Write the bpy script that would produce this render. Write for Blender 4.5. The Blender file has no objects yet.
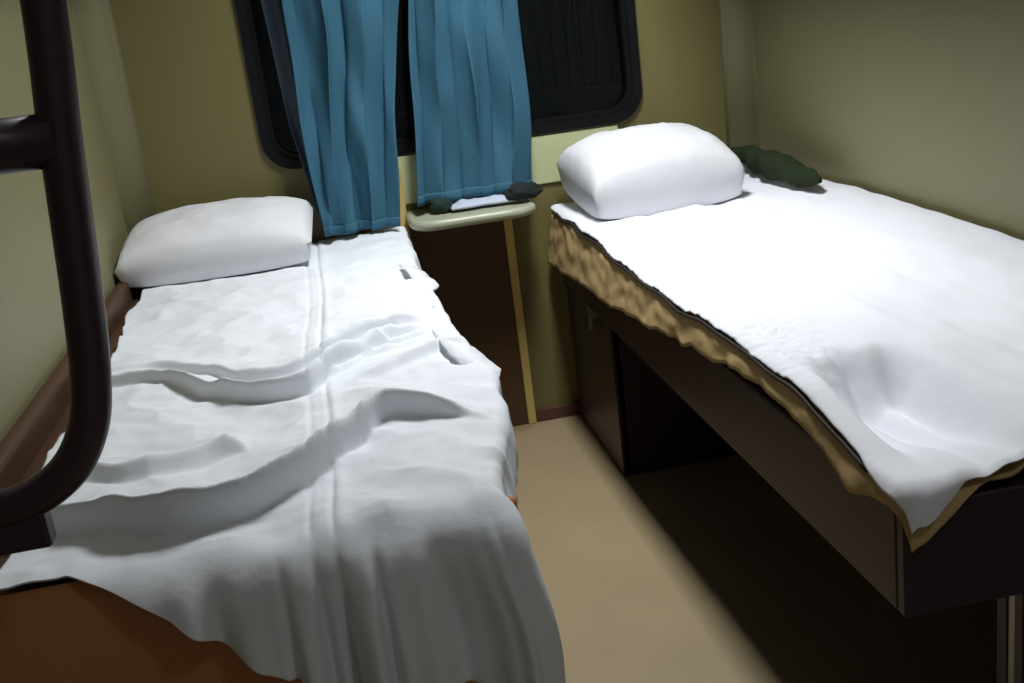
import bpy, bmesh, math, random
from mathutils import Vector, Matrix, noise
PI = math.pi
random.seed(4)
C = bpy.context.scene.collection
SC = bpy.context.scene

# ------------------------------------------------------------------ camera
F, CX, CY, CZ = 1114.3, -0.3419, -3.0443, 1.1817
YAW, PIT, ROL = 0.14107, 0.29375, -0.12673
cam_d = bpy.data.cameras.new('camera'); cam = bpy.data.objects.new('camera', cam_d); C.objects.link(cam)
fw = Vector((math.sin(YAW)*math.cos(PIT), math.cos(YAW)*math.cos(PIT), -math.sin(PIT)))
rt = Vector((math.cos(YAW), -math.sin(YAW), 0)); up = rt.cross(fw)
r2 = rt*math.cos(ROL)+up*math.sin(ROL); u2 = -rt*math.sin(ROL)+up*math.cos(ROL)
M = Matrix((( r2.x, u2.x, -fw.x, CX), (r2.y, u2.y, -fw.y, CY), (r2.z, u2.z, -fw.z, CZ), (0, 0, 0, 1)))
cam.matrix_world = M
cam_d.sensor_width = 36; cam_d.lens = F/1024*36; cam_d.clip_start = 0.02
SC.camera = cam

# ------------------------------------------------------------------ world, exposure, lamps
w = bpy.data.worlds.new('world'); SC.world = w; w.use_nodes = True
w.node_tree.nodes['Background'].inputs[0].default_value = (0.86, 0.9, 1.0, 1)
w.node_tree.nodes['Background'].inputs[1].default_value = 0.095
SC.view_settings.view_transform = 'Standard'; SC.view_settings.look = 'None'
SC.view_settings.gamma = 1; SC.view_settings.use_curve_mapping = False
SC.view_settings.exposure = 0.0
LAMP = (0.19, -.84, 2.28)
ld = bpy.data.lights.new('ceiling_lamp_light', 'AREA'); ld.shape = 'RECTANGLE'; ld.size = 0.22; ld.size_y = 0.6
ld.energy = 18.5; ld.spread = math.radians(125); ld.color = (0.95, 0.98, 1.0)
lo = bpy.data.objects.new('ceiling_lamp_light', ld); C.objects.link(lo); lo.location = (LAMP[0], LAMP[1], LAMP[2]-0.05)

LAMP2 = (0.50, -3.05, 2.28)
ld2 = bpy.data.lights.new('corridor_lamp_light', 'AREA'); ld2.shape = 'RECTANGLE'; ld2.size = 0.2; ld2.size_y = 0.2
ld2.energy = 2.7; ld2.color = (0.93, 0.96, 1.0)
lo2 = bpy.data.objects.new('corridor_lamp_light', ld2); C.objects.link(lo2); lo2.location = (LAMP2[0], LAMP2[1], LAMP2[2]-0.05)

# ------------------------------------------------------------------ materials
def S(r, g, b):
    f = lambda c: (c/12.92 if c <= .04045 else ((c+.055)/1.055)**2.4)
    return (f(r/255), f(g/255), f(b/255), 1)
def mat(name, col, rough=.6, metal=0, n_scale=0, n_amt=.0, bump=0, b_scale=60, stretch=(1, 1, 1), spec=.5, sheen=0, col2=None):
    m = bpy.data.materials.new(name); m.use_nodes = True; nt = m.node_tree; N = nt.nodes; L = nt.links
    b = N['Principled BSDF']; b.inputs['Base Color'].default_value = col
    b.inputs['Roughness'].default_value = rough; b.inputs['Metallic'].default_value = metal
    b.inputs['Specular IOR Level'].default_value = spec
    if sheen: b.inputs['Sheen Weight'].default_value = sheen
    tc = N.new('ShaderNodeTexCoord'); mp = N.new('ShaderNodeMapping'); mp.inputs['Scale'].default_value = stretch
    L.new(tc.outputs['Object'], mp.inputs['Vector'])
    if n_scale:
        n = N.new('ShaderNodeTexNoise'); n.inputs['Scale'].default_value = n_scale; n.inputs['Detail'].default_value = 6
        L.new(mp.outputs[0], n.inputs['Vector'])
        mx = N.new('ShaderNodeMix'); mx.data_type = 'RGBA'
        mx.inputs[6].default_value = tuple(c*(1-n_amt) for c in col[:3])+(1,)
        mx.inputs[7].default_value = col2 if col2 else tuple(min(1, c*(1+n_amt)) for c in col[:3])+(1,)
        L.new(n.outputs['Fac'], mx.inputs[0]); L.new(mx.outputs[2], b.inputs['Base Color'])
    if bump:
        n2 = N.new('ShaderNodeTexNoise'); n2.inputs['Scale'].default_value = b_scale; n2.inputs['Detail'].default_value = 5
        L.new(mp.outputs[0], n2.inputs['Vector'])
        bp = N.new('ShaderNodeBump'); bp.inputs['Strength'].default_value = bump; bp.inputs['Distance'].default_value = .01
        L.new(n2.outputs['Fac'], bp.inputs['Height']); L.new(bp.outputs[0], b.inputs['Normal'])
    return m
M_wall = mat('olive_cream_laminate', S(132, 127, 92), .5, n_scale=3, n_amt=.07, bump=.05, b_scale=30)
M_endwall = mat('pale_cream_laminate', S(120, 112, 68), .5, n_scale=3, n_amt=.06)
M_ceil = mat('ceiling_laminate', S(205, 202, 185), .5)
M_floor = mat('tan_vinyl_floor', S(156, 138, 106), .5, n_scale=5, n_amt=.12, bump=.05)
M_brown = mat('brown_panel_laminate', S(82, 56, 36), .45, n_scale=6, n_amt=.35, stretch=(3, 3, .25))
M_maroon = mat('maroon_painted_steel', S(56, 36, 44), .42, n_scale=8, n_amt=.15)
M_purple = mat('dark_purple_steel', S(52, 37, 50), .4, n_scale=8, n_amt=.12)
M_tube = mat('dark_plum_paint', S(62, 42, 54), .34, n_scale=12, n_amt=.2)
M_rexine = mat('brown_rexine', S(196, 130, 80), .5, n_scale=5, n_amt=.18, bump=.12, b_scale=150)
M_rexd = mat('dark_brown_rexine', S(78, 52, 32), .55, n_scale=6, n_amt=.2, bump=.12, b_scale=150)
M_sheet = mat('white_cotton', S(232, 235, 240), .9, n_scale=9, n_amt=.03, bump=.12, b_scale=40, spec=.15)
M_sheetR = mat('bright_white_cotton', S(236, 237, 243), .9, n_scale=9, n_amt=.03, bump=.15, b_scale=30, spec=.15)
M_pillow = mat('pillow_cotton', S(228, 228, 232), .9, n_scale=12, n_amt=.04, bump=.2, b_scale=14, spec=.15)
M_beige = mat('beige_blanket_wool', S(200, 172, 122), .9, n_scale=7, n_amt=.16, bump=.25, b_scale=24, spec=.1)
M_piping = mat('dark_piping', S(44, 34, 30), .7)
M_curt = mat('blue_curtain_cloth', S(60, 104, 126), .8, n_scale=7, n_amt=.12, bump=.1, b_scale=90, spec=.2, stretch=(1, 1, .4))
M_curt_shade = mat('shaded_curtain_cloth', S(70, 84, 100), .8, n_scale=7, n_amt=.12, stretch=(1, 1, .4))  # curtain cloth greyed and darkened to paint the shade on a fold
M_rubber = mat('black_rubber', S(12, 12, 15), .6, spec=.2)
M_wframe = mat('dark_window_frame', S(15, 15, 19), .6, spec=.2)
M_shut = mat('dark_brown_shutter', S(34, 31, 29), .5, n_scale=4, n_amt=.3, stretch=(6, 1, .5))
M_table = mat('pale_green_laminate', S(172, 176, 150), .35, n_scale=6, n_amt=.08)
M_steel = mat('steel_trim', S(150, 145, 155), .3, metal=.9)
M_strip = mat('ochre_edge_strip', S(214, 188, 112), .5, n_scale=9, n_amt=.12)
M_green = mat('dark_green_blanket', S(44, 54, 36), .95, n_scale=14, n_amt=.4, bump=.4, b_scale=30, spec=.1)
M_cloth = mat('grey_white_cloth', S(190, 198, 214), .85, n_scale=10, n_amt=.08, bump=.3, b_scale=20)
M_black = mat('black_fabric', S(22, 30, 30), .9)
M_white = mat('white_plastic', S(225, 228, 225), .4)
M_skirt = mat('maroon_vinyl', S(92, 58, 52), .6)
M_glass = bpy.data.materials.new('night_window_glass'); M_glass.use_nodes = True
g = M_glass.node_tree.nodes['Principled BSDF']; g.inputs['Base Color'].default_value = S(190, 200, 205)
g.inputs['Roughness'].default_value = .06; g.inputs['Transmission Weight'].default_value = 1; g.inputs['IOR'].default_value = 1.3
M_sill = mat('pale_sill_panel', S(208, 212, 166), .45, n_scale=4, n_amt=.05)
M_diff = bpy.data.materials.new('lamp_diffuser'); M_diff.use_nodes = True
g = M_diff.node_tree.nodes['Principled BSDF']; g.inputs['Emission Color'].default_value = (1, 1, 1, 1); g.inputs['Emission Strength'].default_value = 3

# ------------------------------------------------------------------ helpers
def link(name, bm, m, parent=None, smooth=False):
    bmesh.ops.recalc_face_normals(bm, faces=bm.faces)
    me = bpy.data.meshes.new(name); bm.to_mesh(me); bm.free(); me.materials.append(m)
    if smooth:
        for p in me.polygons: p.use_smooth = True
    o = bpy.data.objects.new(name, me); C.objects.link(o)
    if parent: o.parent = parent
    return o
def bx(bm, x0, x1, y0, y1, z0, z1, bev=0, seg=3):
    r = bmesh.ops.create_cube(bm, size=1); vs = r['verts']
    bmesh.ops.scale(bm, verts=vs, vec=(x1-x0, y1-y0, z1-z0))
    bmesh.ops.translate(bm, verts=vs, vec=((x0+x1)/2, (y0+y1)/2, (z0+z1)/2))
    if bev:
        es = list({e for v in vs for e in v.link_edges})
        bmesh.ops.bevel(bm, geom=es, offset=bev, segments=seg, affect='EDGES', profile=.5)
    return bm
def box(name, m, parent, *a, **k):
    bm = bmesh.new(); bx(bm, *a, **k); return link(name, bm, m, parent)
def tube(bm, pts, r, n=16, cap=True):
    pts = [Vector(p) for p in pts]; rings = []
    prev = None
    for i, p in enumerate(pts):
        t = (pts[min(i+1, len(pts)-1)]-pts[max(i-1, 0)]).normalized()
        a = prev if prev else (Vector((0, 1, 0)) if abs(t.y) < .9 else Vector((1, 0, 0)))
        a = (a-t*a.dot(t)).normalized(); prev = a; b = t.cross(a)
        rr = r(i/(len(pts)-1)) if callable(r) else r
        rings.append([bm.verts.new(p+a*rr*math.cos(2*PI*k/n)+b*rr*math.sin(2*PI*k/n)) for k in range(n)])
    for i in range(len(rings)-1):
        for k in range(n):
            bm.faces.new((rings[i][k], rings[i][(k+1) % n], rings[i+1][(k+1) % n], rings[i+1][k]))
    if cap: bm.faces.new(rings[0]); bm.faces.new(rings[-1])
def spline(pts, n=8):
    P = [Vector(p) for p in pts]; P = [P[0]*2-P[1]]+P+[P[-1]*2-P[-2]]; out = []
    for i in range(1, len(P)-2):
        for k in range(n):
            t = k/n; a, b, c, d = P[i-1:i+3]
            out.append(.5*((2*b)+(c-a)*t+(2*a-5*b+4*c-d)*t*t+(3*b-a-3*c+d)*t**3))
    out.append(P[-2]); return out
def interp(x, pts):
    if x <= pts[0][0]: return pts[0][1]
    for (a, b), (c, d) in zip(pts, pts[1:]):
        if x <= c:
            t = (x-a)/(c-a); return b+(d-b)*t
    return pts[-1][1]
def cint(x, pts):
    if x <= pts[0][0]: return pts[0][1]
    if x >= pts[-1][0]: return pts[-1][1]
    P = pts
    for i in range(len(P)-1):
        if x <= P[i+1][0]:
            (x0, y0), (x1, y1) = P[i], P[i+1]; h = x1-x0; t = (x-x0)/h
            m0 = (y1-P[i-1][1])/(x1-P[i-1][0]) if i > 0 else (y1-y0)/h
            m1 = (P[i+2][1]-y0)/(P[i+2][0]-x0) if i+2 < len(P) else (y1-y0)/h
            return (2*t**3-3*t*t+1)*y0+(t**3-2*t*t+t)*h*m0+(-2*t**3+3*t*t)*y1+(t**3-t*t)*h*m1
def sm(x, a, b):
    t = max(0, min(1, (x-a)/(b-a))); return t*t*(3-2*t)
def grid(bm, f, nu, nv, keep=None):
    V = [[bm.verts.new(f(i/nu, j/nv)) for j in range(nv+1)] for i in range(nu+1)]
    for i in range(nu):
        for j in range(nv):
            bm.faces.new((V[i][j], V[i+1][j], V[i+1][j+1], V[i][j+1]))
def thick(o, t, off=0):
    md = o.modifiers.new('thickness', 'SOLIDIFY'); md.thickness = t; md.offset = off; md.use_rim = True
def empty(name, loc=(0, 0, 0)):
    o = bpy.data.objects.new(name, None); C.objects.link(o); o.location = loc; o.empty_display_size = .05; return o
def tag(o, label, cat, group=None, kind=None):
    o['label'] = label; o['category'] = cat
    if group: o['group'] = group
    if kind: o['kind'] = kind
    return o
def st(o): o['kind'] = 'structure'; return o
def nz(x, y, z=0, s=1): return noise.noise(Vector((x*s, y*s, z*s)))
def rrect(x0, x1, z0, z1, r, n=10):
    out = []
    for cx, cz, a0 in ((x1-r, z1-r, 0), (x0+r, z1-r, PI/2), (x0+r, z0+r, PI), (x1-r, z0+r, 1.5*PI)):
        for k in range(n+1):
            a = a0+PI/2*k/n; out.append((cx+r*math.cos(a), cz+r*math.sin(a)))
    return out

# ------------------------------------------------------------------ the compartment shell
XL, XR, YN, ZC = -.878, .845, -3.7, 2.36
st(box('floor', M_floor, None, XL-.05, XR+.05, YN, .05, -.05, 0))
st(box('ceiling', M_ceil, None, XL-.05, XR+.05, YN, .05, ZC, ZC+.04))
wl = st(box('wall_left', M_wall, None, XL-.05, XL, YN, .06, 0, ZC))
wr = st(box('wall_right', M_wall, None, XR, XR+.05, YN, .06, 0, ZC))
# rounded vertical corner mouldings between side walls and window wall
bm = bmesh.new()
pr_ = [(XL, -.07)]+[(XL+.07-.07*math.cos(a), -.07+.07*math.sin(a)) for a in [PI/2*k/8 for k in range(1, 9)]]+[(XL, 0)]
vs = [[bm.verts.new((x, y, z)) for x, y in pr_] for z in (0, ZC)]
n = len(pr_)
for k in range(n): bm.faces.new((vs[0][k], vs[0][(k+1) % n], vs[1][(k+1) % n], vs[1][k]))
bm.faces.new(vs[0]); bm.faces.new(vs[1])
st(link('trim_1', bm, M_wall, None, True))
bm = bmesh.new()
pr_ = [(-x+XL+XR, y) for x, y in pr_]
vs = [[bm.verts.new((x, y, z)) for x, y in pr_] for z in (0, ZC)]
for k in range(n): bm.faces.new((vs[0][k], vs[0][(k+1) % n], vs[1][(k+1) % n], vs[1][k]))
bm.faces.new(vs[0]); bm.faces.new(vs[1])
st(link('trim_2', bm, M_wall, None, True))
# window wall with a round cornered opening
WX0, WX1, WZ0, WZ1, WR = -.505, .535, .83, 1.50, .085
bm = bmesh.new()
e = .03; X0, X1, Z0, Z1 = WX0-e, WX1+e, WZ0-e, WZ1+e
bx(bm, XL, XR, 0, .06, 0, Z0); bx(bm, XL, XR, 0, .06, Z1, ZC)
bx(bm, XL, X0, 0, .06, Z0, Z1); bx(bm, X1, XR, 0, .06, Z0, Z1)
inner = rrect(WX0, WX1, WZ0, WZ1, WR); outer = rrect(X0, X1, Z0, Z1, .0001)
V = [[bm.verts.new((x, y, z)) for x, z in pts] for pts, y in ((inner, 0), (outer, 0), (outer, .06), (inner, .06))]
for j in range(4):
    for k in range(len(inner)):
        k2 = (k+1) % len(inner); bm.faces.new((V[j][k], V[j][k2], V[(j+1) % 4][k2], V[(j+1) % 4][k]))
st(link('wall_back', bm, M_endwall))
# window: rubber gasket, frame, glass, closed shutter outside
win = st(empty('window_1', (0, 0, 0)))
def ring(name, m, ins, outs, y0, y1, parent):
    bm = bmesh.new(); V = []
    for pts, y in ((ins, y0), (outs, y0), (outs, y1), (ins, y1)): V.append([bm.verts.new((x, y, z)) for x, z in pts])
    n = len(ins)
    for j in range(4):
        for k in range(n): bm.faces.new((V[j][k], V[j][(k+1) % n], V[(j+1) % 4][(k+1) % n], V[(j+1) % 4][k]))
    return link(name, bm, m, parent)
e = .0
ring('window_frame', M_wframe, rrect(WX0+.022, WX1-.022, WZ0+.022, WZ1-.022, WR-.014), rrect(WX0-.002, WX1+.002, WZ0-.002, WZ1+.002, WR), -.012, .04, win)
ring('gasket', M_rubber, rrect(WX0+.036, WX1-.036, WZ0+.036, WZ1-.036, WR-.024), rrect(WX0+.022, WX1-.022, WZ0+.022, WZ1-.022, WR-.014), -.004, .05, win)
box('glass', M_glass, win, WX0+.034, WX1-.034, .02, .026, WZ0+.034, WZ1-.034)
box('window_stile', M_wframe, win, -.015, .02, .0, .05, WZ0+.03, WZ1-.03)
bm = bmesh.new(); bx(bm, WX0+.01, WX1-.01, .074, .084, WZ0+.01, WZ1-.01)
for k in range(26):
    x = WX0+.02+k*.04; bx(bm, x, x+.028, .069, .075, WZ0+.10, WZ1-.01, bev=.002, seg=1)
bx(bm, WX0+.01, WX1-.01, .06, .075, WZ0+.01, WZ0+.10, bev=.004, seg=1)
sh = link('shutter', bm, M_shut, win)
box('outer_panel', M_shut, win, WX0-.1, WX1+.1, .10, .12, WZ0-.1, WZ1+.1)
# brown duct panel below the table with ochre edging strips
t = empty('wall_panel', (-.04, 0, 0)); 
o = box('panel_board', M_brown, None, -.155, .106, -.02, -.0005, .0, .665); o.name = 'trim_3'; st(o)
t2 = box('trim_4', M_strip, None, .106, .130, -.026, -.0005, .0, .665, bev=.003); st(t2)
t3 = box('trim_5', M_strip, None, -.182, -.155, -.026, -.0005, .0, .80, bev=.003); st(t3)
bpy.data.objects.remove(t)
st(box('baseboard_back', M_skirt, None, .130, XR, -.02, -.0005, 0, .035))

# ------------------------------------------------------------------ folding table
tb = empty('folding_table', (0, -.1, .665)); tag(tb, 'small pale folding table top under the window, between the two berths', 'table')
def child(o, p):
    o.parent = p; o.matrix_parent_inverse = p.matrix_basis.inverted(); return o
bm = bmesh.new()
def tab_outline(x0, x1, y0, r, n=8):
    out = [(x0, -.004), (x1, -.004)]
    for k in range(n+1):
        a = -PI/2*k/n; out.append((x1-r+r*math.cos(a), y0+r+r*math.sin(a)))
    for k in range(n+1):
        a = -PI/2-PI/2*k/n; out.append((x0+r+r*math.cos(a), y0+r+r*math.sin(a)))
    return out
ol = tab_outline(-.150, .166, -.215, .05)
v = [[bm.verts.new((x, y, z)) for x, y in ol] for z in (.648, .672)]
n = len(ol)
for k in range(n): bm.faces.new((v[0][k], v[0][(k+1) % n], v[1][(k+1) % n], v[1][k]))
bm.faces.new(v[0]); bm.faces.new(v[1])
child(link('table_top', bm, M_table), tb)
bm = bmesh.new(); tube(bm, spline([(.161, -.02, .66), (.163, -.15, .66), (.151, -.19, .66), (.115, -.217, .66), (0, -.217, .66), (-.10, -.217, .66), (-.135, -.19, .66), (-.147, -.15, .66), (-.147, -.02, .66)], 6), .014, 10)
child(link('edge_band', bm, M_table, None, True), tb)
def lump(name, m, c, s, parent=None, seed=0, amp=.25, nu=28, nv=16):
    bm = bmesh.new(); bmesh.ops.create_uvsphere(bm, u_segments=nu, v_segments=nv, radius=1)
    for v in bm.verts:
        k = 1+amp*nz(v.co.x*2+seed, v.co.y*2, v.co.z*2)+amp*.5*nz(v.co.x*5+seed, v.co.y*5, v.co.z*5)
        q = v.co*k; q.z = max(q.z, -.75)
        v.co = Vector((c[0]+q.x*s[0], c[1]+q.y*s[1], c[2]+q.z*s[2]))
    return link(name, bm, m, parent, True)
def flat_cloth(name, m, x0, x1, y0, y1, z, h, seed, parent=None):
    bm = bmesh.new()
    def f(u, v):
        x = x0+(x1-x0)*u; y = y0+(y1-y0)*v
        e = min(1, 6*min(u, 1-u))*min(1, 6*min(v, 1-v))
        return Vector((x+.008*nz(v*3+seed, 2), y+.008*nz(u*3+seed, 5), z+h*e*(.6+.5*nz(x*18+seed, y*18)+.3*nz(x*45, y*45+seed))))
    grid(bm, f, 40, 24)
    b = bmesh.new()
    o = link(name, bm, m, parent, True); b.free(); thick(o, .006, 1); return o
tag(flat_cloth('folded_cloth', M_cloth, -.045, .128, -.155, -.03, .680, .016, 3), 'small white and bluish cloth lying flat on the folding table', 'cloth')
tag(lump('dark_pouch', M_black, (.150, -.145, .700), (.048, .032, .024), seed=2), 'small black pouch at the right end of the folding table below the blue curtain', 'pouch')
tag(lump('dark_bundle', mat('dark_green_cloth', S(26, 48, 40), .9), (-.068, -.12, .692), (.03, .026, .024), seed=9), 'little dark green bundle on the folding table at its left side', 'bundle')
st(box('trim_6', M_sill, None, -.20, .46, -.008, -.0005, .69, .822, bev=.003))

# ------------------------------------------------------------------ berths
def berth(label, x0, x1, y0, y1, side):
    """x0<x1, side=+1: aisle on the +x side"""
    b = empty('sleeper_berth', ((x0+x1)/2, (y0+y1)/2, 0)); tag(b, label, 'berth')
    return b
# ---- left berth: brown rexine cushion on a steel bench
BL = berth('left sleeper berth with brown rexine cushion and end board under a wrinkled sheet', XL, -.175, -1.85, 0, 1)
child(box('bench_frame', M_maroon, None, XL+.003, -.225, -1.83, -.03, .40, .505, bev=.006), BL)
child(box('cushion', M_rexd, None, XL+.002, -.222, -1.835, -.028, .505, .620, bev=.045, seg=5), BL)
# bulged end board in brown rexine
bm = bmesh.new()
def f(u, v):
    x = XL+.004+(-.19-(XL+.004))*u; z = .12+(.622-.12)*v
    bul = (1-(2*u-1)**6)*(1-(2*v-1)**4)
    return Vector((x, -1.845-.03*bul+.004*nz(x*5, z*5), z))
grid(bm, f, 30, 24)
o = child(link('end_board', bm, M_rexine, None, True), BL); thick(o, .014, -1)
child(box('wall_shade_strip', M_rexd, None, XL+.001, XL+.03, -1.85, -.075, .60, .668, bev=.012), BL)  # brown padded strip added to darken the shaded wall just above the berth
for yy in (-1.74, -.22):
    child(box('leg', M_maroon, None, XL+.02, XL+.07, yy, yy+.05, 0, .405), BL)
    child(box('leg', M_maroon, None, -.25, -.2, yy, yy+.05, 0, .405), BL)

# ---- right berth
BR = berth('right sleeper berth with a dark maroon side rail above an empty luggage space', .254, XR, -1.92, 0, -1)
child(box('side_rail', M_maroon, None, .254, .276, -1.912, -.03, .408, .555, bev=.004), BR)
child(box('end_panel', M_purple, None, .254, XR-.003, -1.932, -1.912, .408, .557, bev=.004), BR)
child(box('end_rail', M_purple, None, .46, XR-.003, -1.932, -1.912, .557, .608, bev=.004), BR)
child(box('base_board', M_maroon, None, .276, XR-.003, -1.91, -.03, .42, .44), BR)
bm = bmesh.new(); bx(bm, .268, XR-.002, -1.50, -.03, .44, .59, bev=.04); bx(bm, .475, XR-.002, -1.91, -1.46, .44, .598, bev=.03)
bx(bm, .28, .50, -1.90, -1.46, .44, .53, bev=.03)
child(link('cushion', bm, M_rexd), BR)
child(box('support_panel', M_maroon, None, .27, XR-.01, -.50, -.48, 0, .42), BR)
child(box('support_panel', M_maroon, None, .262, .282, -.50, -.03, 0, .42), BR)
child(box('support_panel', M_purple, None, .428, XR-.01, -1.87, -1.85, 0, .42), BR)
o = child(box('edge_trim', M_steel, None, .430, .441, -1.885, -1.87, 0, .408), BR); o['label'] = 'bright steel strip'
hp = child(box('hasp', M_steel, None, .247, .254, -.36, -.335, .355, .40, bev=.002), BR); hp['label'] = 'small steel hasp'
child(box('hasp_plate', M_steel, None, .249, .263, -.375, -.32, .39, .415, bev=.002), BR)

# ------------------------------------------------------------------ cloth draping model
def drop_xy(q, r, ang):
    """distance q past the edge -> (outward, downward)"""
    if q <= 0: return 0, 0
    am = math.radians(ang); la = r*am
    if q < la: return r*math.sin(q/r), r*(1-math.cos(q/r))
    return r*math.sin(am)+(q-la)*math.cos(am), r*(1-math.cos(am))+(q-la)*math.sin(am)

# ---- left sheet ----------------------------------------------------------
ZL = .636
foldC = [(-.80, -1.70), (-.693, -1.74), (-.60, -1.79), (-.512, -1.775), (-.44, -1.72), (-.40, -1.668), (-.357, -1.60), (-.318, -1.545), (-.258, -1.566), (-.204, -1.60), (-.17, -1.62)]
foldA = [(-.80, -1.08), (-.773, -1.092), (-.686, -1.107), (-.593, -1.185), (-.54, -1.245), (-.458, -1.262), (-.391, -1.209), (-.318, -1.111), (-.25, -1.054), (-.17, -1.03)]
foldA2 = [(-.80, -1.13), (-.771, -1.135), (-.683, -1.168), (-.589, -1.284), (-.507, -1.352), (-.429, -1.345), (-.396, -1.286), (-.326, -1.193), (-.255, -1.085), (-.17, -1.06)]
foldB = [(-.80, -1.60), (-.718, -1.605), (-.663, -1.63), (-.601, -1.615), (-.538, -1.575), (-.50, -1.59)]
foldD = [(-.36, -1.34), (-.324, -1.335), (-.244, -1.27), (-.16, -1.235)]
def step(x, y, path, amp, near=.014, far=.10):
    d = y-cint(x, path)
    return amp*(sm(d, -near, near) if d < near else 1)*math.exp(-max(0, d-near)/far)
OV = [0.0]
def hL(x, y):
    h = 0
    h += step(x, y, foldC, interp(x, [(-.80, .03), (-.6, .058), (-.35, .052), (-.26, .036), (-.2, .006), (-.17, 0)]), .010, .075)
    h += step(x, y, foldA, interp(x, [(-.80, .006), (-.68, .016), (-.5, .022), (-.36, .03), (-.25, .02), (-.2, 0)]), .01, .10)
    h += step(x, y, foldA2, interp(x, [(-.80, .02), (-.7, .024), (-.5, .042), (-.40, .044), (-.32, .03), (-.25, .008), (-.2, 0)]), .010, .045)
    OV[0] = h
    h += step(x, y, foldB, interp(x, [(-.80, .012), (-.72, .022), (-.6, .028), (-.54, .03), (-.51, .0)]), .010, .05)
    h += step(x, y, foldD, interp(x, [(-.36, 0), (-.31, .014), (-.22, .02), (-.17, .012)]), .012, .05)
    # thin rucked pleats beside fold A
    w_ = sm(x, -.44, -.36)*(1-sm(x, -.26, -.21)); d = y-cint(x, foldA)
    if w_ > 0 and -.12 < d < .06:
        h += w_*.009*math.sin(d*190+4*nz(x*14, y*6))*sm(d, -.12, -.08)*(1-sm(d, .02, .06))
    h += .011*nz(x*5, y*2.5, 1)+.007*nz(x*10, y*13, 7)+.003*nz(x*30, y*34, 3)
    h += .006*(1-abs(nz(x*7+y*4, y*9-x*3, 5))*2.2)*sm(-y, .25, .6)
    # soft cross wrinkles on the far half
    far = sm(y, -1.0, -.8)
    h += far*.0035*math.sin(y*42+2.5*nz(x*3, y*4))
    # pressed lengthwise creases
    for cx, a in ((-.405, .004), (-.432, .0025)):
        h -= a*math.exp(-((x-cx-.004*math.sin(y*7))/.004)**2)
    h += .0035*math.exp(-((x+.395)/.01)**2)
    return h
def hemz(x): return interp(x, [(-.82, .66), (-.76, .650), (-.717, .640), (-.677, .610), (-.594, .552), (-.529, .49), (-.513, .475), (-.43, .43), (-.344, .395), (-.171, .35)])
SX0, SX1, SY = -.805, -.172, -1.835
def left_edge(y): return SX0-.02*sm(y, -.9, -.4)+.02*sm(-y, 1.4, 1.7)+.012*nz(y*4, 3)
def right_edge(y): return interp(y, [(-1.9, -.232), (-1.79, -.215), (-1.62, -.180), (-1.5, -.166), (-1.40, -.162), (-1.13, -.182), (-.78, -.190), (-.664, -.202), (-.21, -.186), (0, -.18)])
bm = bmesh.new()
NX, NY = 230, 560
TOPL = 1.835-.035; HANG = .30
def fL(u, v):
    # v: 0 at window, along the berth, then over the near end
    s = v*(TOPL+HANG)
    ov_x = .09                      # hang on the aisle side
    wt = None
    xr = right_edge(-min(s+.035, 1.86)); xl = left_edge(-min(s+.035, 1.86))
    width = xr-xl
    a = u*(width+ov_x)              # cloth distance from wall side
    qx = max(0, a-width); x = xl+min(a, width)
    if s <= TOPL: y = -.035-s; qy = 0
    else: y = SY; qy = s-TOPL
    if qy > 0:
        # clip to the hem: compress the cloth length so it ends at hemz
        L = max(.012, ZL-hemz(x)+.006); qy = qy/HANG*L
    q = math.hypot(qx, qy)
    out, dn = drop_xy(q, .022+(.045*sm(qy, 0, .02)*qy/q if q else 0), 86)
    dx = qx/q*out if q else 0; dy = qy/q*out if q else 0
    top = hL(min(x, xr), max(y, SY))
    over = .34*OV[0]*(1-sm(q, 0, .03)) if qy == 0 else 0
    k = 1-sm(q, 0, .05)
    z = ZL+top*k-dn
    X, Y = x+dx, y-dy-over
    if qy > 0:
        am = sm(qy, .02, .22)
        pl = .013*math.sin(x*52+1.2)+.010*math.sin(x*95+3*nz(x*9, 2))+.02*nz(x*7, qy*2, 5)
        pl -= .012*math.exp(-((x+.405)/.005)**2)+.010*math.exp(-((x+.432)/.005)**2)
        pl += .012*math.exp(-((x+.418)/.008)**2)
        for px_, pw, pa in ((-.365, .007, .022), (-.47, .007, .014), (-.30, .014, .020), (-.245, .010, .014)): pl -= pa*math.exp(-((x-px_)/pw)**2)
        Y -= am*(pl*1.5+.014)
        X += am*.03*sm(x, -.40, -.22)
    if qx > 0 and qy == 0:
        X += .010*nz(y*9, qx*12, 3)+.004*nz(y*30, qx*9)
    return Vector((X, Y, z))
grid(bm, fL, NX, NY)
sl = link('bedsheet', bm, M_sheet, None, True); thick(sl, .0025, -1)
tag(sl, 'heavily wrinkled white sheet on the left berth, hanging over its near end', 'bedsheet')
# folded over corner flap of the sheet on the aisle side
def flap(pts, lift, name='sheet_corner_flap'):
    bm = bmesh.new(); vs = [bm.verts.new(p) for p in pts]; bm.faces.new(vs)
    bmesh.ops.subdivide_edges(bm, edges=bm.edges, cuts=8, use_grid_fill=True)
    bmesh.ops.triangulate(bm, faces=bm.faces)
    for v_ in bm.verts: v_.co.z += .006*nz(v_.co.x*30, v_.co.y*30)
    o = link(name, bm, M_sheet, sl, True); thick(o, .004); return o
flap([(-.215, -1.20, .660), (-.168, -1.215, .640), (-.128, -1.375, .628), (-.150, -1.445, .612), (-.20, -1.33, .652)], 0)
flap([(-.225, -.60, .655), (-.186, -.605, .645), (-.155, -.74, .628), (-.178, -.79, .625), (-.21, -.70, .65)], 0)

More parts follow.
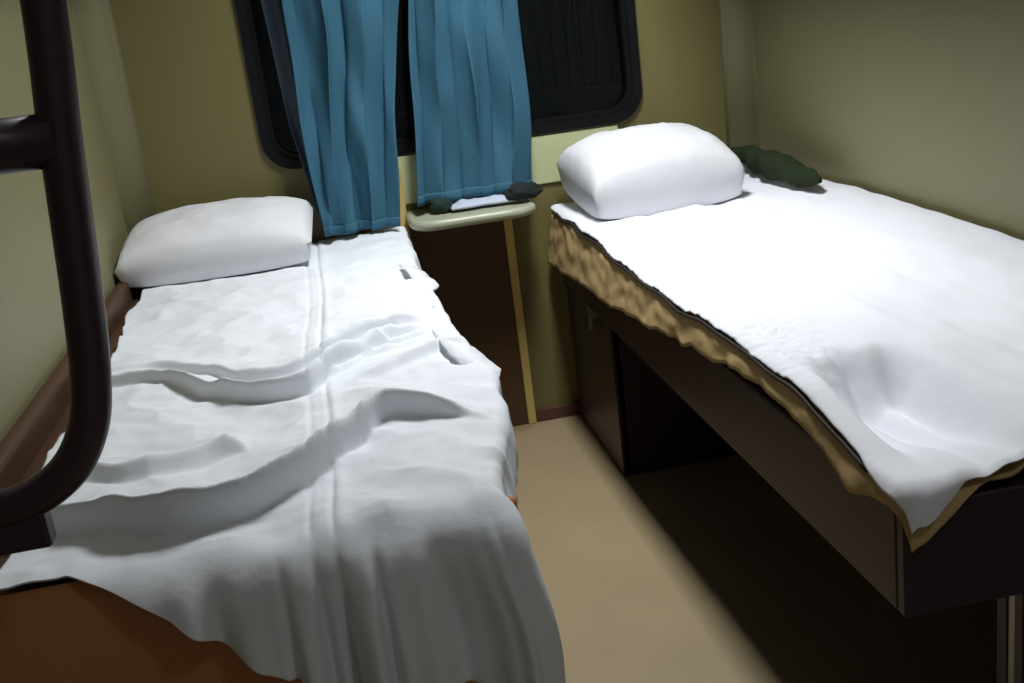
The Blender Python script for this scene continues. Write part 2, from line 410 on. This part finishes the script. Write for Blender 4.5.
# ---- pillows -------------------------------------------------------------
def pillow(name, cx, cy, z0, w_, d_, h_, rz, seed, m, tilt=0, sag=.0):
    bm = bmesh.new()
    n = 40
    def surf(sgn):
        def f(u, v):
            a, b = 2*u-1, 2*v-1
            e = max(0, (1-abs(a)**2.6))**.5*max(0, (1-abs(b)**2.6))**.5
            pin = 1-.07*(abs(a)**3)*(1-b*b)-.0
            pin2 = 1-.07*(abs(b)**3)*(1-a*a)
            x = a*w_/2*pin2; y = b*d_/2*pin
            wr_ = .05*nz(a*3+seed, b*3)+.03*nz(a*8+seed, b*8)
            z = sgn*h_/2*e**.75*(1+wr_*1.6) + h_*.5
            if sgn < 0: z = h_*.5-h_*.48*e**.22
            return Vector((x, y, z))
        return f
    grid(bm, surf(1), n, n); grid(bm, surf(-1), n, n)
    bmesh.ops.remove_doubles(bm, verts=bm.verts, dist=1e-4)
    R = Matrix.Translation((cx, cy, z0)) @ Matrix.Rotation(rz, 4, 'Z') @ Matrix.Rotation(tilt, 4, 'X')
    bm.transform(R)
    return link(name, bm, m, None, True)
tag(pillow('pillow', -.635, -.215, ZL+.010, .46, .33, .14, -.04, 1, M_pillow, tilt=.12), 'white pillow lying on the left berth against the window wall', 'pillow')
tag(pillow('pillow', .470, -.215, .632, .40, .35, .195, .05, 6, M_pillow, tilt=.12), 'puffed bright white pillow at the head of the right berth beside the window', 'pillow')

# ---- right blanket and sheet --------------------------------------------
ZR = .628
RX = .262; RYN = -1.93
def topR(x, y):
    z = ZR
    z -= .012*sm(-y, .3, .9)*(1-sm(-y, .9, 1.6))*(1-sm(x, .26, .5))        # worn aisle edge dips midway
    fx = sm(x, .268, .315)
    dr = .040*sm(-y, 1.64, 1.92)*(1-fx)+fx*(.068*sm(-y, 1.575, 1.67)-.022*sm(-y, 1.76, 1.93))
    z -= dr*(1-.97*sm(x, .385, .455))
    z -= .034*math.exp(-((x-.350)/.018)**2)*sm(-y, 1.55, 1.61)*(1-sm(-y, 1.66, 1.86))
    z -= .018*math.exp(-((x-.395)/.014)**2)*sm(-y, 1.58, 1.66)*(1-sm(-y, 1.66, 1.86))
    z += .008*nz(x*4, y*2.5, 2)+.004*nz(x*11, y*8, 4)
    z += .045*sm(x, .66, .84)
    return z
def drapeR(a, b, sheet):
    """a: cloth distance in from the aisle edge (negative hangs); b: in from the near end"""
    qx, qy = max(0, -a), max(0, -b); q = math.hypot(qx, qy)
    x = RX+max(a, 0); y = RYN+max(b, 0)
    out, dn = drop_xy(q, .024, 80)
    dx = qx/q*out if q else 0; dy = qy/q*out if q else 0
    z = topR(x, y)-dn
    X, Y = x-dx, y-dy
    end = (1-sm(b, .02, .32))*sm(a, -.03, .06)
    if sheet:
        z += .006
        z += end*(.007*(.5+.5*math.cos((x-.315)*80))*(1-sm(a, .26, .36))+.004*(.5+.5*math.sin((x-.3)*130+y*8)))
        cr = (1-sm(a, .03, .14))*sm(b, .15, .4)*(1-sm(b, 1.3, 1.6))
        z += cr*(.0035*nz(x*60, y*45, 5)+.003*nz(x*110, y*90, 2))
        z += .004*math.sin(a*20+y*5+2*nz(x*3, y*2))*sm(a, .1, .3)+.006*nz(a*16, y*5, 11)+.003*nz(a*34, y*12, 5)
        X -= .004*(1 if q else 0); 
        if qy > 0: Y -= .006+.008*math.sin(x*75)*sm(qy, 0, .08)
    return X, Y, z
def hang_side(b):        # how far the blanket hangs on the aisle side, by distance from near end
    return interp(b, [(0, .075), (.06, .07), (.2, .06), (.35, .05), (.8, .08), (1.3, .13), (1.93, .17)])
# beige blanket under the sheet
bm = bmesh.new()
LY = 1.93-.03
def fB(u, v):
    b = -.16+v*(LY+.16) if True else 0
    hs = hang_side(max(b, 0))+.010*nz(b*9, 4)+.006*nz(b*25, 1)
    hs = hs if b > .12 else hs*(.5+.5*sm(b, 0, .12))
    a = -hs+u*(hs+.575)
    if b < 0:
        lim = interp(a, [(-.04, .078), (0, .078), (.03, .055), (.06, .028), (.10, .008), (.54, .002)]); b = b/.16*lim
    X, Y, z = drapeR(a, b, False)
    return Vector((X+.004*nz(b*20, a*30), Y, z-.002+.003*nz(b*16, a*20, 3)))
grid(bm, fB, 90, 300)
bl = link('blanket', bm, M_beige, None, True); thick(bl, .006, -1)
tag(bl, 'beige wool blanket showing along the aisle edge of the right berth beneath the white sheet', 'blanket')
# dark seam line at the top of the blanket edge
bm = bmesh.new(); pts = []
for k in range(90):
    b = .06+k/89*(LY-.10); X, Y, z = drapeR(-.020-.006*nz(b*7, 9), b, False); pts.append((X-.004, Y, z+.001+.002*nz(b*50, 3)))
tube(bm, pts, .0035, 6); link('edge_binding', bm, M_piping, bl, True)['label'] = 'dark edge binding'
# white sheet
bm = bmesh.new()
def fS(u, v):
    b = -.14+v*(LY+.14)
    hs = .018+.006*nz(b*7, 9)+.0015*nz(b*30, 2)+.012*(1-sm(b, 0, .10))
    a = -hs+u*(hs+.565)
    if b < 0:
        lim = interp(a, [(-.08, .06), (0, .06), (.03, .042), (.06, .022), (.10, .012), (.54, .004)]); b = b/.14*lim
    X, Y, z = drapeR(a, b, True)
    return Vector((X, Y, z))
grid(bm, fS, 170, 480)
sr = link('bedsheet', bm, M_sheetR, None, True); thick(sr, .0025, 1)
tag(sr, 'smooth bright white sheet on the right berth with one corner hanging in a point', 'bedsheet')
# rumpled dark green blanket along the wall
bm = bmesh.new(); pts = []; 
for k in range(50):
    t = k/49; pts.append((.765+.010*nz(t*9, 1), -.06-t*.56, .712+.010*nz(t*7, 2)-.012*t))
tube(bm, pts, lambda t: .032*(math.sin(PI*min(1, max(0.02, t*.98+.01)))**.45)*(1+.25*nz(t*11, 4)), 18)
for v in bm.verts: v.co += Vector((0, 0, .006*nz(v.co.x*40, v.co.y*30, v.co.z*40)))
tag(link('rolled_blanket', bm, M_green, None, True), 'dark green rumpled blanket pushed along the right wall beside the pillow', 'blanket')

# ------------------------------------------------------------------ curtains
def curtain(label, topx, midx, botx, zb, seed, npl, shade_strip=None, y0=-.05, tuck=0, dg=0):
    root = empty('curtain', ((topx[0]+topx[1])/2, y0, 1.56)); tag(root, label, 'curtain', None)
    bm = bmesh.new()
    def f(u, v):
        z = 1.56+(zb-1.56)*v
        x0 = interp(z, [(zb, botx[0]), (.95, midx[0]), (1.27, topx[0]), (1.6, topx[0])]); x1 = interp(z, [(zb, botx[1]), (.95, midx[1]), (1.27, topx[1]), (1.6, topx[1])])
        ph = u*npl*2*PI+1.3*nz(u*4+seed, z*1.5)+.8*nz(u*3+seed, z*4, 2)
        amp = .013+.010*nz(u*5, seed, z*2)
        x = x0+(x1-x0)*(u+.16/npl*math.sin(2*ph)*.5)
        y = y0-.012+amp*math.sin(ph)+.034*nz(u*2.6+seed, z*3, 8)+.022*nz(u*5+z*4+seed, z*2-u*3, 4)+.006*nz(u*14, z*7, seed)-.035*v*v-.02
        y -= dg*.03*math.exp(-((u-.55+.45*v)/.07)**2)*v-dg*.02*math.exp(-((u-.68+.4*v)/.06)**2)*v
        y = min(y, -.014)
        zz = z+.008*nz(u*6, seed)*v+tuck*v**8*math.sin(u*PI)*.0
        return Vector((x, y, zz))
    grid(bm, f, 130, 110)
    o = child(link('curtain_cloth', bm, M_curt, None, True), root); thick(o, .003)
    bm = bmesh.new()
    bm2 = None
    def g(u, v):
        z = zb+.004+.022*v; p = f(u, (z-1.56)/(zb-1.56)); return Vector((p.x, p.y-.004, p.z))
    grid(bm, g, 130, 3); o = child(link('hem', bm, M_curt, None, True), root); thick(o, .003)
    if shade_strip:  # separate strip whose greyer colour paints the shaded outer fold
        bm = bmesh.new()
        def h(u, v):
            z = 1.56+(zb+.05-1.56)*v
            x0 = interp(z, shade_strip); x = x0+.055*u
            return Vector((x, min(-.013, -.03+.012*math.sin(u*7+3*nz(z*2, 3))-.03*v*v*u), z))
        grid(bm, h, 24, 80); o = child(link('curtain_edge', bm, M_curt_shade, None, True), root); thick(o, .003); o['label'] = 'outer fold of the curtain with its shade painted grey'
    # hooks up on the rail
    for k in range(5):
        x = topx[0]+(topx[1]-topx[0])*(k+.5)/5
        bm = bmesh.new(); tube(bm, [(x, y0-.02, 1.575)]+[(x, y0-.02+.014*math.sin(a)-.0, 1.585+.014*math.cos(a)-.014+.014) for a in [PI+i*PI/8 for i in range(0, 15)]], .002, 6)
        child(link('hook', bm, M_steel, None, True), root)
    return root
curtain('broad blue curtain left of the window middle, its hem resting on the left berth', (-.385, -.094), (-.388, -.15), (-.385, -.19), .655, 1.0, 2.6, dg=1, shade_strip=[(.7, -.39), (.95, -.425), (1.27, -.44), (1.6, -.445)])
curtain('narrower blue curtain right of the window middle, its hem resting on the table', (-.070, .216), (-.10, .205), (-.130, .192), .698, 7.3, 3.4)
rl = empty('curtain_rail', (0, -.07, 1.6)); tag(rl, 'steel curtain rail across the window wall above the blue curtains', 'rail')
bm = bmesh.new(); tube(bm, [(-.6, -.07, 1.6), (.6, -.07, 1.6)], .008, 12); child(link('rod', bm, M_steel, None, True), rl)
for x in (-.6, .6): child(box('bracket', M_steel, None, x-.01, x+.01, -.08, -.001, 1.585, 1.615), rl)

# ------------------------------------------------------------------ upper berths, just out of the picture
def upper(label, x0, x1, yn):
    b = empty('upper_berth', ((x0+x1)/2, yn/2, 1.74)); tag(b, label, 'berth')
    child(box('bunk_board', M_maroon, None, x0, x1, yn, -.01, 1.72, 1.76, bev=.006), b)
    child(box('cushion', M_rexd, None, x0+.01, x1-.01, yn+.02, -.03, 1.76, 1.83, bev=.02), b)
    return b
upper('brown upper berth on the left wall above the ladder', XL+.001, -.42, -1.9)
upper('brown upper berth on the right wall above the bright bed', .42, XR-.001, -1.9)

# ------------------------------------------------------------------ ladder
ladder = empty('berth_ladder', (-.7, -2.05, .8)); tag(ladder, 'dark plum tubular ladder with rounded lower corner beside the left wall', 'ladder')
LYY = -2.047
bm = bmesh.new()
tube(bm, spline([(-.50, LYY+.02, 1.80), (-.525, LYY, 1.50), (-.546, LYY, 1.229), (-.558, LYY, 1.117), (-.571, LYY, .98), (-.580, LYY, .91), (-.592, LYY, .865), (-.617, LYY, .828), (-.655, LYY, .806), (-.70, LYY, .800), (-.78, LYY, .798), (-.872, LYY, .797)], 8), .0178, 20)
child(link('frame', bm, M_tube, None, True), ladder)
bm = bmesh.new()
tube(bm, [(-.872, LYY, .797), (-.862, LYY, .83), (-.858, LYY, 1.0), (-.857, LYY, 1.8)], .0195, 16)
child(link('side_rail', bm, M_tube, None, True), ladder)
for z, xa in ((1.118, -.560), (1.42, -.535)):
    bm = bmesh.new(); tube(bm, [(xa, LYY, z), (-.70, LYY, z+.002), (-.86, LYY, z+.004)], .023, 18)
    child(link('rung', bm, M_tube, None, True), ladder)
bm = bmesh.new(); bx(bm, XL+.001, -.645, LYY-.012, LYY+.012, .760, .80, bev=.004)
child(link('bracket', bm, M_tube), ladder)

# ------------------------------------------------------------------ ceiling lamps
c2 = empty('ceiling_lamp', (LAMP2[0], LAMP2[1], ZC)); tag(c2, 'small square ceiling lamp over the near end of the compartment', 'lamp')
child(box('lamp_housing', M_white, None, LAMP2[0]-.14, LAMP2[0]+.14, LAMP2[1]-.14, LAMP2[1]+.14, LAMP2[2]+.02, ZC-.001, bev=.01), c2)
child(box('diffuser', M_diff, None, LAMP2[0]-.11, LAMP2[0]+.11, LAMP2[1]-.11, LAMP2[1]+.11, LAMP2[2]-.02, LAMP2[2]+.02, bev=.008), c2)
cl = empty('ceiling_lamp', (LAMP[0], LAMP[1], ZC)); tag(cl, 'white ceiling lamp over the aisle between the berths', 'lamp')
child(box('lamp_housing', M_white, None, LAMP[0]-.15, LAMP[0]+.15, LAMP[1]-.34, LAMP[1]+.34, LAMP[2]+.02, ZC-.001, bev=.01), cl)
child(box('diffuser', M_diff, None, LAMP[0]-.12, LAMP[0]+.12, LAMP[1]-.31, LAMP[1]+.31, LAMP[2]-.02, LAMP[2]+.02, bev=.008), cl)
